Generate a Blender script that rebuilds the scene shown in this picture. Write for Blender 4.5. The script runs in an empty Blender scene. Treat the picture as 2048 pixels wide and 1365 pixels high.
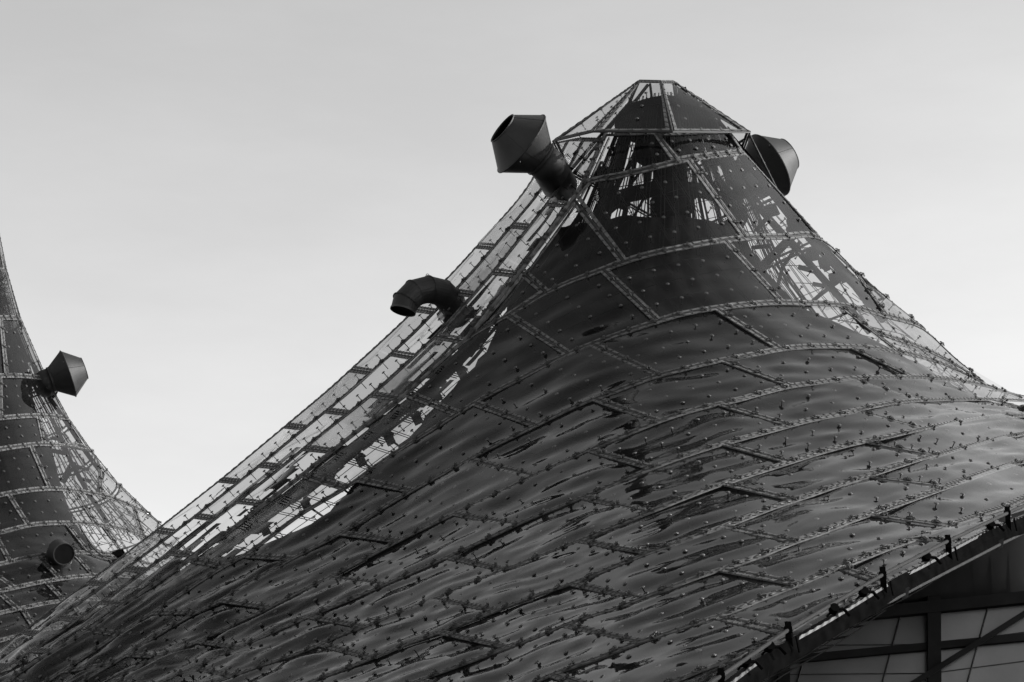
import bpy, math, random
import numpy as np
from mathutils import Vector, Matrix, noise
random.seed(7)
SC = bpy.context.scene
COL = SC.collection

# ------------------------------------------------------------------ camera
PITCH = math.radians(20.0)
CAMZ = 1.7
FPX = 4818.0                      # focal length in photograph pixels (2048 wide)
cam_d = bpy.data.cameras.new('camera')
cam = bpy.data.objects.new('camera', cam_d)
COL.objects.link(cam)
cam.location = (0, 0, CAMZ)
cam.rotation_euler = (math.radians(90) + PITCH, 0, 0)
cam_d.sensor_width = 36.0
cam_d.lens = 36.0 * FPX / 2048.0
cam_d.clip_end = 5000
cam_d.clip_start = 0.5
SC.camera = cam

# ------------------------------------------------------------------ sky and sun
SUN_EL = math.radians(25)
SUN_AZ = math.radians(90)         # clockwise from +Y (straight ahead) towards +X
w = bpy.data.worlds.new('World')
SC.world = w
w.use_nodes = True
nt = w.node_tree
for n in list(nt.nodes):
    nt.nodes.remove(n)
sky = nt.nodes.new('ShaderNodeTexSky')
sky.sky_type = 'NISHITA'
sky.sun_disc = False
sky.sun_elevation = SUN_EL
sky.sun_rotation = SUN_AZ
sky.altitude = 500
sky.air_density = 1.0
sky.dust_density = 1.6
sky.ozone_density = 1.0
bw = nt.nodes.new('ShaderNodeSeparateColor')   # black-and-white film behind a red filter
bg = nt.nodes.new('ShaderNodeBackground')
bg.inputs['Strength'].default_value = 0.15
wo = nt.nodes.new('ShaderNodeOutputWorld')
nt.links.new(sky.outputs['Color'], bw.inputs['Color'])
# very thin high cloud, the same all round
wtc = nt.nodes.new('ShaderNodeTexCoord'); wmp = nt.nodes.new('ShaderNodeMapping'); wmp.inputs['Scale'].default_value = (1.0, 1.0, 3.5)
wnz = nt.nodes.new('ShaderNodeTexNoise'); wnz.inputs['Scale'].default_value = 5.0; wnz.inputs['Detail'].default_value = 7; wnz.inputs['Roughness'].default_value = 0.6
wmr = nt.nodes.new('ShaderNodeMapRange'); wmr.inputs['From Min'].default_value = 0.35; wmr.inputs['From Max'].default_value = 0.75; wmr.inputs['To Min'].default_value = 0.97; wmr.inputs['To Max'].default_value = 1.07
wmu = nt.nodes.new('ShaderNodeMath'); wmu.operation = 'MULTIPLY'
nt.links.new(wtc.outputs['Generated'], wmp.inputs['Vector']); nt.links.new(wmp.outputs[0], wnz.inputs['Vector'])
nt.links.new(wnz.outputs['Fac'], wmr.inputs['Value']); nt.links.new(bw.outputs['Red'], wmu.inputs[0]); nt.links.new(wmr.outputs[0], wmu.inputs[1])
nt.links.new(wmu.outputs[0], bg.inputs['Color'])
nt.links.new(bg.outputs['Background'], wo.inputs['Surface'])

sun_d = bpy.data.lights.new('sun', 'SUN')
sun_d.energy = 2.0
sun_d.angle = math.radians(0.5)
sun_d.color = (1.0, 0.99, 0.975)
sun = bpy.data.objects.new('sun', sun_d)
COL.objects.link(sun)
sdir = Vector((math.sin(SUN_AZ) * math.cos(SUN_EL), math.cos(SUN_AZ) * math.cos(SUN_EL), math.sin(SUN_EL)))
sun.rotation_euler = sdir.to_track_quat('Z', 'Y').to_euler()
sun.location = (60, 40, 60)

SC.view_settings.view_transform = 'Standard'
SC.view_settings.look = 'None'
SC.view_settings.exposure = 1.85
SC.view_settings.gamma = 1.0
SC.view_settings.use_curve_mapping = False
SC.render.engine = 'CYCLES'
SC.cycles.max_bounces = 12
SC.cycles.transparent_max_bounces = 40
SC.cycles.glossy_bounces = 4
SC.cycles.use_denoising = True

# ------------------------------------------------------------------ materials
def grey(v):
    return (v, v, v, 1.0)

def mat(name, base, rough=0.5, metal=0.0, var=0.3, scale=3.0, bump=0.0, bscale=20.0, spec=0.5):
    m = bpy.data.materials.new(name)
    m.use_nodes = True
    t = m.node_tree
    p = t.nodes['Principled BSDF']
    p.inputs['Roughness'].default_value = rough
    p.inputs['Metallic'].default_value = metal
    p.inputs['Specular IOR Level'].default_value = spec
    tc = t.nodes.new('ShaderNodeTexCoord')
    nz = t.nodes.new('ShaderNodeTexNoise')
    nz.inputs['Scale'].default_value = scale
    nz.inputs['Detail'].default_value = 6
    rp = t.nodes.new('ShaderNodeValToRGB')
    rp.color_ramp.elements[0].position = 0.3
    rp.color_ramp.elements[1].position = 0.7
    rp.color_ramp.elements[0].color = grey(base * (1 - var))
    rp.color_ramp.elements[1].color = grey(base * (1 + var))
    t.links.new(tc.outputs['Object'], nz.inputs['Vector'])
    t.links.new(nz.outputs['Fac'], rp.inputs['Fac'])
    t.links.new(rp.outputs['Color'], p.inputs['Base Color'])
    if bump:
        n2 = t.nodes.new('ShaderNodeTexNoise')
        n2.inputs['Scale'].default_value = bscale
        n2.inputs['Detail'].default_value = 4
        b = t.nodes.new('ShaderNodeBump')
        b.inputs['Strength'].default_value = bump
        b.inputs['Distance'].default_value = 0.05
        t.links.new(tc.outputs['Object'], n2.inputs['Vector'])
        t.links.new(n2.outputs['Fac'], b.inputs['Height'])
        t.links.new(b.outputs['Normal'], p.inputs['Normal'])
    return m

def acrylic(name, tint, dirt, rough=0.03, seed=0.0, body=0.10, haze=0.45):
    """thin tinted acrylic sheet: see-through, mirror-like at grazing angles, a little grime"""
    m = bpy.data.materials.new(name)
    m.use_nodes = True
    t = m.node_tree
    for n in list(t.nodes):
        t.nodes.remove(n)
    N = t.nodes.new
    L = t.links.new
    out = N('ShaderNodeOutputMaterial')
    geo = N('ShaderNodeTexCoord')
    nz = N('ShaderNodeTexNoise'); nz.inputs['Scale'].default_value = 1.3; nz.inputs['Detail'].default_value = 1.5
    L(geo.outputs['Object'], nz.inputs['Vector'])
    bump = N('ShaderNodeBump'); bump.inputs['Strength'].default_value = 0.35; bump.inputs['Distance'].default_value = 0.02
    L(nz.outputs['Fac'], bump.inputs['Height'])
    lw = N('ShaderNodeLayerWeight'); lw.inputs['Blend'].default_value = 0.5
    L(bump.outputs['Normal'], lw.inputs['Normal'])
    pw = N('ShaderNodeMath'); pw.operation = 'POWER'; pw.inputs[1].default_value = 5.2
    L(lw.outputs['Facing'], pw.inputs[0])
    mr = N('ShaderNodeMapRange'); mr.inputs['To Min'].default_value = 0.012; mr.inputs['To Max'].default_value = 1.0
    L(pw.outputs[0], mr.inputs['Value'])
    tr = N('ShaderNodeBsdfTransparent'); tr.inputs['Color'].default_value = grey(tint)
    gl = N('ShaderNodeBsdfGlossy'); gl.inputs['Roughness'].default_value = rough; gl.inputs['Color'].default_value = grey(0.95)
    L(bump.outputs['Normal'], gl.inputs['Normal'])
    mx = N('ShaderNodeMixShader')
    L(mr.outputs['Result'], mx.inputs['Fac']); L(tr.outputs[0], mx.inputs[1]); L(gl.outputs[0], mx.inputs[2])
    # grime
    n2 = N('ShaderNodeTexNoise'); n2.inputs['Scale'].default_value = 0.9; n2.inputs['Detail'].default_value = 8; n2.inputs['Roughness'].default_value = 0.65
    mp = N('ShaderNodeMapping'); mp.inputs['Location'].default_value = (seed, seed, 0)
    L(geo.outputs['Object'], mp.inputs['Vector']); L(mp.outputs[0], n2.inputs['Vector'])
    dr = N('ShaderNodeMapRange'); dr.inputs['From Min'].default_value = 0.35; dr.inputs['From Max'].default_value = 0.75
    dr.inputs['To Min'].default_value = dirt * 0.4; dr.inputs['To Max'].default_value = dirt * 1.8
    L(n2.outputs['Fac'], dr.inputs['Value'])
    df = N('ShaderNodeBsdfDiffuse'); df.inputs['Color'].default_value = grey(0.12)
    tl = N('ShaderNodeBsdfTranslucent'); tl.inputs['Color'].default_value = grey(body)
    ad = N('ShaderNodeMixShader'); ad.inputs['Fac'].default_value = haze
    L(df.outputs[0], ad.inputs[1]); L(tl.outputs[0], ad.inputs[2])
    m2 = N('ShaderNodeMixShader')
    L(dr.outputs['Result'], m2.inputs['Fac']); L(mx.outputs[0], m2.inputs[1]); L(ad.outputs[0], m2.inputs[2])
    L(m2.outputs[0], out.inputs['Surface'])
    return m

M_AC = acrylic('acrylic', 0.84, 0.03)
M_AC2 = acrylic('acrylic_older', 0.77, 0.045, seed=5.0)
M_AC3 = acrylic('acrylic_clearer', 0.90, 0.03, seed=11.0)
M_ACL = acrylic('acrylic_weathered', 0.66, 0.22, seed=21.0, body=0.42, haze=0.85)
M_ACM = acrylic('acrylic_milky', 0.52, 0.42, seed=33.0, body=0.38, haze=0.85)
M_AC4 = acrylic('acrylic_smoked', 0.62, 0.04, seed=41.0)
M_RIM = mat('alloy_rim', 0.075, rough=0.75, metal=0.1, var=0.4, scale=6, spec=0.08)
M_RUB = mat('neoprene', 0.012, rough=0.55, var=0.3, spec=0.25)
M_STEEL = mat('dark_steel', 0.009, rough=0.6, metal=0.1, var=0.4, scale=8)
M_BTN = mat('button_cap', 0.018, rough=0.55, metal=0.1, var=0.4, scale=12)
M_CABLE = mat('steel_cable', 0.008, rough=0.9, var=0.2, spec=0.0)
M_DUCT = mat('duct_metal', 0.016, rough=0.58, metal=0.3, spec=0.25, var=0.35, scale=1.6, bump=0.12, bscale=3.0)
M_DARK = mat('duct_inside', 0.006, rough=0.95, var=0.2, spec=0.02)  # near-black, carries the shade inside the vent mouths; also the lamp lens
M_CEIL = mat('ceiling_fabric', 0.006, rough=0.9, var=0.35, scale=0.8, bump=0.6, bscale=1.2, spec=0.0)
M_TUBE = mat('painted_tube', 0.03, rough=0.8, metal=0.0, spec=0.03, var=0.15, scale=5)
M_EDGE = mat('edge_steel', 0.003, rough=0.95, var=0.4, scale=4, spec=0.0)
M_BEAM = mat('facade_steel', 0.008, rough=0.8, var=0.3, scale=2, spec=0.1)
M_NETL = mat('reflected_net', 0.05, rough=0.9, spec=0.05)
M_GRND = mat('grass_ground', 0.07, rough=0.95, var=0.4, scale=0.6, spec=0.1)
M_SOFF = mat('soffit', 0.016, spec=0.0, rough=0.9, var=0.3, scale=0.7)

# ------------------------------------------------------------------ geometry helpers
_cp, _sp = math.cos(PITCH), math.sin(PITCH)
def ray(px, py):
    a = (px - 1024.0) / FPX
    b = (682.5 - py) / FPX
    return np.array([a, _cp - b * _sp, _sp + b * _cp])
def unp(px, py, Y):
    r = ray(px, py)
    s = Y / r[1]
    return np.array([r[0] * s, Y, CAMZ + r[2] * s])

class MB:
    def __init__(s):
        s.v = []; s.f = []
    def add(s, vs, fs):
        o = len(s.v)
        s.v.extend([tuple(map(float, p)) for p in vs])
        s.f.extend([tuple(i + o for i in f) for f in fs])
    def box(s, c, ax, ay, az):
        c = np.asarray(c, float)
        vs = [c + i * ax + j * ay + k * az for i in (-1, 1) for j in (-1, 1) for k in (-1, 1)]
        s.add(vs, [(0, 1, 3, 2), (4, 6, 7, 5), (0, 4, 5, 1), (2, 3, 7, 6), (0, 2, 6, 4), (1, 5, 7, 3)])
    def tube(s, pts, r, n=6, cap=True):
        pts = [np.asarray(p, float) for p in pts]
        rr = r if hasattr(r, '__len__') else [r] * len(pts)
        vs = []
        prev = None
        for i, p in enumerate(pts):
            t = pts[min(i + 1, len(pts) - 1)] - pts[max(i - 1, 0)]
            t = t / (np.linalg.norm(t) + 1e-9)
            if prev is None:
                a = np.cross(t, [0, 0, 1.0])
                if np.linalg.norm(a) < 1e-3:
                    a = np.cross(t, [1.0, 0, 0])
            else:
                a = prev - t * np.dot(prev, t)
            a = a / (np.linalg.norm(a) + 1e-9)
            prev = a
            b = np.cross(t, a)
            for k in range(n):
                th = 2 * math.pi * k / n
                vs.append(p + rr[i] * (math.cos(th) * a + math.sin(th) * b))
        fs = []
        for i in range(len(pts) - 1):
            for k in range(n):
                k2 = (k + 1) % n
                fs.append((i * n + k, i * n + k2, (i + 1) * n + k2, (i + 1) * n + k))
        if cap:
            fs.append(tuple(range(n - 1, -1, -1)))
            m = (len(pts) - 1) * n
            fs.append(tuple(m + k for k in range(n)))
        s.add(vs, fs)
    def lathe(s, c, axis, prof, n=36, up=None):
        """prof: list of (distance along axis, radius)"""
        c = np.asarray(c, float); t = np.asarray(axis, float); t = t / np.linalg.norm(t)
        a = np.cross(t, [0, 0, 1.0]) if abs(t[2]) < 0.95 else np.cross(t, [1.0, 0, 0])
        a = a / np.linalg.norm(a); b = np.cross(t, a)
        vs = []
        for d, r in prof:
            for k in range(n):
                th = 2 * math.pi * k / n
                vs.append(c + t * d + r * (math.cos(th) * a + math.sin(th) * b))
        fs = []
        for i in range(len(prof) - 1):
            for k in range(n):
                k2 = (k + 1) % n
                fs.append((i * n + k, i * n + k2, (i + 1) * n + k2, (i + 1) * n + k))
        s.add(vs, fs)
    def mesh(s, name, m, smooth=False):
        me = bpy.data.meshes.new(name)
        me.from_pydata(s.v, [], s.f)
        me.materials.append(m)
        if smooth:
            me.polygons.foreach_set('use_smooth', [True] * len(me.polygons))
        me.update()
        return me
    def build(s, name, m, parent=None, smooth=False, kind=None, label=None):
        o = bpy.data.objects.new(name, s.mesh(name, m, smooth))
        COL.objects.link(o)
        if parent is not None:
            link(o, parent)
        if kind: o['kind'] = kind
        if label: o['label'] = label
        return o

def link(o, parent):
    o.parent = parent
    wp = parent.matrix_world
    o.matrix_parent_inverse = Matrix.Identity(4)

def empty(name, label, cat, group=None):
    """an Empty at the thing's base; parts hold world coordinates and are shifted to it at the end"""
    o = bpy.data.objects.new(name, None)
    o.empty_display_size = 0.5
    COL.objects.link(o)
    o['label'] = label; o['category'] = cat
    if group: o['group'] = group
    return o

def place_root(root, loc):
    """move the empty to its base without moving what it carries"""
    root.location = loc
    inv = Matrix.Translation(-Vector(loc))
    for c in root.children:
        c.matrix_parent_inverse = inv

def frame_matrix(p, t, n):
    n = n / (np.linalg.norm(n) + 1e-9)
    t = t - n * np.dot(n, t); t = t / (np.linalg.norm(t) + 1e-9)
    b = np.cross(n, t)
    return Matrix(((t[0], b[0], n[0], p[0]), (t[1], b[1], n[1], p[1]), (t[2], b[2], n[2], p[2]), (0, 0, 0, 1)))

# thin-plate depth surface
class Depth:
    def __init__(s, pts, reg=0.02):
        a = np.array(pts, float)
        s.c = a[:, :2] / 500.0
        n = len(a)
        d = np.linalg.norm(s.c[:, None] - s.c[None], axis=2)
        K = np.where(d > 0, d * d * np.log(d + 1e-12), 0) + reg * np.eye(n)
        P = np.hstack([np.ones((n, 1)), s.c])
        A = np.block([[K, P], [P.T, np.zeros((3, 3))]])
        s.w = np.linalg.solve(A, np.concatenate([a[:, 2], np.zeros(3)]))
        s.n = n
    def __call__(s, x, y):
        dx = s.c[:, 0] - x / 500.0; dy = s.c[:, 1] - y / 500.0
        d2 = dx * dx + dy * dy
        k = 0.5 * d2 * np.log(d2 + 1e-12)
        return float(np.dot(k, s.w[:s.n]) + s.w[s.n] + s.w[s.n + 1] * x / 500.0 + s.w[s.n + 2] * y / 500.0)

class Row:
    """a seam line; monotone in x; smoothed"""
    def __init__(s, pts):
        pts = sorted(pts)
        s.x = np.array([p[0] for p in pts], float); s.y = np.array([p[1] for p in pts], float)
        # slopes for monotone-ish cubic
        dx = np.diff(s.x); dy = np.diff(s.y); sl = dy / dx
        m = np.zeros(len(s.x)); m[0] = sl[0]; m[-1] = sl[-1]
        for i in range(1, len(s.x) - 1):
            w1, w2 = dx[i], dx[i - 1]
            m[i] = (w1 * sl[i - 1] + w2 * sl[i]) / (w1 + w2)
        s.m = m
    def __call__(s, x):
        i = int(np.clip(np.searchsorted(s.x, x) - 1, 0, len(s.x) - 2))
        h = s.x[i + 1] - s.x[i]; t = (x - s.x[i]) / h
        if t < 0: return s.y[0] + s.m[0] * (x - s.x[0])
        if t > 1: return s.y[-1] + s.m[-1] * (x - s.x[-1])
        return ((2 * t**3 - 3 * t**2 + 1) * s.y[i] + (t**3 - 2 * t**2 + t) * h * s.m[i]
                + (-2 * t**3 + 3 * t**2) * s.y[i + 1] + (t**3 - t**2) * h * s.m[i + 1])

# ------------------------------------------------------------------ panels, frames, buttons, clamps
BTN = None; CLP = None
def proto_button():
    b = MB()
    b.lathe((0, 0, 0), (0, 0, 1), [(0.026, 0.0), (0.025, 0.020), (0.018, 0.023), (0.016, 0.046), (0.002, 0.050), (-0.001, 0.014)], n=10)
    b.lathe((0, 0, 0), (0, 0, 1), [(0.0, 0.011), (-0.17, 0.011)], n=5)
    b.lathe((0, 0, 0), (0, 0, 1), [(-0.16, 0.0), (-0.16, 0.028), (-0.19, 0.028), (-0.19, 0.0)], n=6)
    return b
def proto_clamp():
    b = MB()
    X = np.array([1.0, 0, 0]); Y = np.array([0, 1.0, 0]); Z = np.array([0, 0, 1.0])
    b.box((0, 0, 0.062), X * 0.030, Y * 0.115, Z * 0.008)
    for sy in (-1, 1):
        b.box((0, sy * 0.08, 0.04), X * 0.030, Y * 0.018, Z * 0.022)
        b.tube([(0.0, sy * 0.08, 0.05), (0.0, sy * 0.08, 0.092)], 0.011, 6)
        b.tube([(-0.085, sy * 0.055, 0.05), (0.085, sy * 0.055, 0.05)], 0.010, 4)
    b.tube([(-0.10, 0.02, 0.04), (-0.05, 0.0, 0.075), (0.04, 0.0, 0.08), (0.11, -0.02, 0.04)], 0.010, 4)
    b.tube([(0, 0, 0.0), (0, 0, -0.30)], 0.012, 4)
    return b
PB, PC = proto_button(), proto_clamp()
PC.v = [(x * 0.9, y * 0.9, z * 0.85) for x, y, z in PC.v]
def two_tone(me, pb):
    me.materials.append(M_CABLE)
    low = [1 if sum(pb.v[i][2] for i in f) / len(f) < -0.03 else 0 for f in pb.f]
    me.polygons.foreach_set('material_index', low * (len(me.polygons) // len(low)))
ME_BTN = PB.mesh('button', M_BTN)
ME_CLP = PC.mesh('clamp', M_STEEL)
two_tone(ME_BTN, PB); two_tone(ME_CLP, PC)

class Tent:
    def __init__(s, root, outward, amp=1.0):
        s.root = root; s.outward = outward; s.amp = amp
        s.buttons = []; s.clamps = []; s.net = MB(); s.k = 0
    def normal(s, S, u, v):
        e = 0.02
        u0, u1 = max(0, u - e), min(1, u + e); v0, v1 = max(0, v - e), min(1, v + e)
        du = S(u1, v) - S(u0, v); dv = S(u, v1) - S(u, v0)
        if np.linalg.norm(du) < 1e-5:
            du = S(1, 0.5) - S(0, 0.5)
        if np.linalg.norm(dv) < 1e-5:
            dv = S(0.5, 1) - S(0.5, 0)
        n = np.cross(du, dv)
        n = n / (np.linalg.norm(n) + 1e-9)
        o = s.outward(S(u, v))
        return n if np.dot(n, o) > 0 else -n
    def panel(s, S, mat_=None, nu=24, nv=18, nb=(4, 3), clamps=True, wave=1.0, net=True, frame=True, vis=1.0, bottom_clamps=False, label=None, side=True):
        """S(u,v) -> 3D point. u along the row, v across it"""
        s.k += 1
        sd = s.k * 3.71
        m = mat_ or random.choice([M_AC, M_AC2, M_AC3, M_AC4])
        lu = np.mean([np.linalg.norm(S(1, v) - S(0, v)) for v in (0.1, 0.5, 0.9)])
        lv = np.mean([np.linalg.norm(S(u, 1) - S(u, 0)) for u in (0.1, 0.5, 0.9)])
        du_, dv_ = 0.035 / max(lu, 0.2), 0.035 / max(lv, 0.2)
        b = MB(); vs = []
        tilt = (random.uniform(-1, 1) * 0.03, random.uniform(-1, 1) * 0.03)
        sag = random.uniform(-0.02, 0.03)
        for j in range(nv + 1):
            for i in range(nu + 1):
                u = du_ + (1 - 2 * du_) * i / nu; v = dv_ + (1 - 2 * dv_) * j / nv
                p = S(u, v); n = s.normal(S, u, v)
                fe = min(1.0, 6 * min(u, 1 - u)) * min(1.0, 6 * min(v, 1 - v))
                q = Vector((u * lu * 0.42 + v * 0.5, v * lv * 1.0, sd))
                h = 0.060 * noise.noise(q) + 0.030 * noise.noise(Vector((u * lu * 0.9, v * lv * 2.1, sd + 9)))
                h += 0.011 * noise.noise(Vector((u * lu * 1.1, v * lv * 4.0, sd + 31)))
                h = h * wave * s.amp * fe * 1.2 + sag * math.sin(math.pi * u) * math.sin(math.pi * v) * s.amp
                h += (tilt[0] * (u - 0.5) * lu + tilt[1] * (v - 0.5) * lv) * 0.6
                vs.append(p + n * h)
        fs = []
        for j in range(nv):
            for i in range(nu):
                a = j * (nu + 1) + i
                fs.append((a, a + 1, a + nu + 2, a + nu + 1))
        b.add(vs, fs)
        po = b.build('panel', m, s.root, smooth=True, label=label)
        if frame:
            s.frame(S, lu, lv, po)
        # button lattice
        nbu = max(1, int(round(nb[0] * min(lu / 3.0, 1.3)))) if nb[0] > 2 else nb[0]
        nbv = max(1, int(round(nb[1] * min((lv + 0.6) / 3.0, 1.3)))) if nb[1] > 1 else nb[1]
        for i in range(nbu):
            for j in range(nbv):
                u = (i + 0.5) / nbu; v = (j + 1.0) / (nbv + 1)
                if lu * lv < 0.6: continue
                p = S(u, v); n = s.normal(S, u, v); t = S(min(1, u + .02), v) - S(max(0, u - .02), v)
                s.buttons.append((p + n * 0.01, t, n))
        if clamps:
            ncl = nbu if side else 3
            for i in range(ncl):
                u = (i + 0.5) / ncl
                for v in ((0.0, 1.0) if bottom_clamps else (0.0,)):
                    n = s.normal(S, u, v); t = S(min(1, u + .02), v) - S(max(0, u - .02), v)
                    s.clamps.append((S(u, v) + n * 0.01, t, n))
            if lv > 1.0 and side:
                for j in range(3):
                    v = (j + 0.6) / 3.2
                    n = s.normal(S, 0, v); t = S(0, min(1, v + .02)) - S(0, max(0, v - .02))
                    s.clamps.append((S(0, v) + n * 0.01, t, n))
        if net:
            for j in range(nbv + 2):
                v = j / (nbv + 1)
                pts = [S(u, v) - s.normal(S, u, v) * 0.42 for u in np.linspace(0, 1, 5)]
                s.net.tube(pts, 0.012, 3, cap=False)
            for i in range(nbu):
                u = (i + 0.5) / nbu
                for o in (-0.035, 0.035):
                    uu = u + o / max(lu, .3)
                    pts = [S(uu, v) - s.normal(S, uu, v) * 0.42 for v in np.linspace(0, 1, 4)]
                    s.net.tube(pts, 0.012, 3, cap=False)
        return po
    def frame(s, S, lu, lv, po):
        b = MB()
        a0, a1 = 0.045, 0.115
        def edge(fn, L):
            n = max(2, int(L / 0.35))
            inner, outer = [], []
            vs = []
            for i in range(n + 1):
                t = i / n
                (u0, v0), (u1, v1) = fn(t)
                p0 = S(u0, v0); p1 = S(u1, v1); nn = s.normal(S, u0, v0)
                vs += [p0 + nn * 0.0, p0 + nn * 0.028, p1 + nn * 0.028, p1 + nn * 0.0]
            fs = []
            for i in range(n):
                o = i * 4
                fs += [(o, o + 4, o + 5, o + 1), (o + 1, o + 5, o + 6, o + 2), (o + 2, o + 6, o + 7, o + 3)]
            fs += [(0, 1, 2, 3), (n * 4 + 3, n * 4 + 2, n * 4 + 1, n * 4)]
            b.add(vs, fs)
            # screw ticks across the strip
            m = int(L / 0.26)
            for i in range(m):
                t = (i + 0.5) / m
                (u0, v0), (u1, v1) = fn(t)
                p0 = S(u0, v0); p1 = S(u1, v1); nn = s.normal(S, u0, v0)
                w = p1 - p0
                c = (p0 + p1) / 2 + nn * 0.032
                ln = np.linalg.norm(w)
                if ln < 0.01: continue
                tt = np.cross(nn, w / ln)
                tk.box(c, w * 0.55, tt * 0.009, nn * 0.007)
        tk = MB()
        ua, ub = min(0.3, a0 / lu), min(0.4, a1 / lu)
        va, vb = min(0.3, a0 / lv), min(0.4, a1 / lv)
        lerp = lambda a, c, t: a + (c - a) * t
        edge(lambda t: ((lerp(ua, 1 - ua, t), va), (lerp(ub, 1 - ub, t), vb)), lu)
        edge(lambda t: ((lerp(ua, 1 - ua, t), 1 - va), (lerp(ub, 1 - ub, t), 1 - vb)), lu)
        edge(lambda t: ((ua, lerp(va, 1 - va, t)), (ub, lerp(vb, 1 - vb, t))), lv)
        edge(lambda t: ((1 - ua, lerp(va, 1 - va, t)), (1 - ub, lerp(vb, 1 - vb, t))), lv)
        f = b.build('frame', M_RIM, po)
        if tk.v:
            tk.build('screw_row', M_STEEL, po, kind='stuff')
    def gasket(s, pts, nrm, hw=0.04):
        """ribbed neoprene strip between two frames"""
        b = MB(); vs = []
        # resample
        P = [np.asarray(p) for p in pts]
        L = [0]
        for i in range(1, len(P)): L.append(L[-1] + np.linalg.norm(P[i] - P[i - 1]))
        n = max(2, int(L[-1] / 0.12))
        L = np.array(L); PA = np.array(P); NA = np.array(nrm)
        for i in range(n + 1):
            t = L[-1] * i / n
            p = np.array([np.interp(t, L, PA[:, k]) for k in range(3)])
            q = np.array([np.interp(min(L[-1], t + .05), L, PA[:, k]) for k in range(3)]) - np.array([np.interp(max(0, t - .05), L, PA[:, k]) for k in range(3)])
            nn = np.array([np.interp(t, L, NA[:, k]) for k in range(3)]); nn /= np.linalg.norm(nn) + 1e-9
            sd = np.cross(nn, q); sd /= np.linalg.norm(sd) + 1e-9
            h = 0.034 if i % 2 else 0.018
            vs += [p - sd * hw - nn * .01, p - sd * hw * .5 + nn * h, p + sd * hw * .5 + nn * h, p + sd * hw - nn * .01]
        fs = []
        for i in range(n):
            o = i * 4
            for k in range(3):
                fs.append((o + k, o + 4 + k, o + 5 + k, o + 1 + k))
        b.add(vs, fs)
        b.build('seam_gasket', M_RUB, s.root)
    def finish(s, seen):
        for lst, me, pb, nm, mt in ((s.buttons, ME_BTN, PB, 'button', M_BTN), (s.clamps, ME_CLP, PC, 'clamp', M_STEEL)):
            lst.sort(key=lambda a: (0 if seen(a[0]) else 1, np.linalg.norm(a[0])))
            rest = MB()
            base_v = np.array(pb.v)
            for k, (p, t, n) in enumerate(lst):
                mx = frame_matrix(p, t, n)
                if k < 300:
                    o = bpy.data.objects.new(nm, me); COL.objects.link(o)
                    o.parent = s.root; o.matrix_basis = mx
                else:
                    mm = np.array(mx)
                    vv = base_v @ mm[:3, :3].T + mm[:3, 3]
                    rest.add(vv, pb.f)
            if rest.v:
                ro = rest.build(nm, mt, s.root, kind='stuff'); two_tone(ro.data, pb)
        s.net.build('cable_net', M_CABLE, s.root, kind='stuff')

def proj(p):
    d = np.asarray(p, float) - np.array([0, 0, CAMZ])
    z = d[1] * _cp + d[2] * _sp
    return 1024 + FPX * d[0] / z, 682.5 - FPX * (-d[1] * _sp + d[2] * _cp) / z
def in_frame(p):
    x, y = proj(p)
    return -5 < x < 2053 and -5 < y < 1370

# ================================================================== GROUND
g = MB()
nx = 40
gv, gf = [], []
for j in range(nx + 1):
    for i in range(nx + 1):
        x = (i / nx * 2 - 1); y = (j / nx * 2 - 1)
        X = math.copysign(abs(x) ** 2.2, x) * 2500; Y = math.copysign(abs(y) ** 2.2, y) * 2500
        gv.append((X, Y, 0.25 * math.sin(X * 0.01) * math.cos(Y * 0.013) - 0.25))
for j in range(nx):
    for i in range(nx):
        a = j * (nx + 1) + i
        gf.append((a, a + 1, a + nx + 2, a + nx + 1))
g.add(gv, gf)
go = g.build('ground', M_GRND); go['kind'] = 'structure'

# ================================================================== MAIN TENT
main = empty('peaked_tent', 'large peaked tent of dark see-through panels with riveted seams and three vents', 'tent')
DM = Depth([
    (1190, 265, 59.6), (1340, 265, 58.8), (1498, 263, 61.0),
    (1160, 380, 59.2), (1330, 380, 58.0), (1560, 385, 61.0),
    (1093, 480, 58.8), (1340, 480, 57.1), (1500, 480, 58.2), (1645, 480, 61.2),
    (1000, 600, 58.7), (1340, 600, 55.6), (1600, 600, 57.3), (1775, 600, 61.4),
    (903, 700, 59.0), (1100, 700, 56.0), (1340, 700, 53.8), (1600, 700, 54.7), (1800, 700, 58.0), (1893, 705, 62.0),
    (800, 800, 59.2), (1000, 800, 55.9), (1300, 800, 51.9), (1600, 800, 51.8), (1850, 800, 54.8), (2048, 800, 62.5),
    (680, 895, 59.6), (1000, 900, 53.8), (1300, 900, 49.2), (1600, 900, 48.6), (1900, 900, 50.5), (2048, 900, 54.0),
    (540, 1008, 60.2), (800, 1000, 56.2), (1300, 1000, 46.2), (1700, 1000, 45.0), (2048, 1000, 47.5), (2200, 1000, 50),
    (410, 1100, 60.7), (700, 1100, 55.8), (1000, 1100, 49.5), (1300, 1100, 43.2), (1700, 1100, 41.3), (1950, 1100, 42),
    (200, 1250, 61.5), (500, 1250, 55.5), (900, 1250, 47.3), (1300, 1250, 39.3), (1650, 1250, 37.2),
    (0, 1365, 62.5), (300, 1365, 57.5), (700, 1365, 48.5), (1000, 1365, 42.7), (1300, 1365, 36.7), (1500, 1365, 34.9),
    (0, 1500, 60), (600, 1500, 47.5), (1300, 1500, 33), (1700, 1500, 30), (2250, 860, 60), (2250, 1100, 47),
])
F = {}
F[0] = Row([(1212, 266), (1310, 266), (1400, 264), (1462, 262)])
F[1] = Row([(925, 683), (944, 668), (988, 617), (1043, 543), (1095, 472), (1148, 399), (1163, 376), (1225, 356), (1290, 340), (1380, 318), (1488, 304)])
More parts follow.
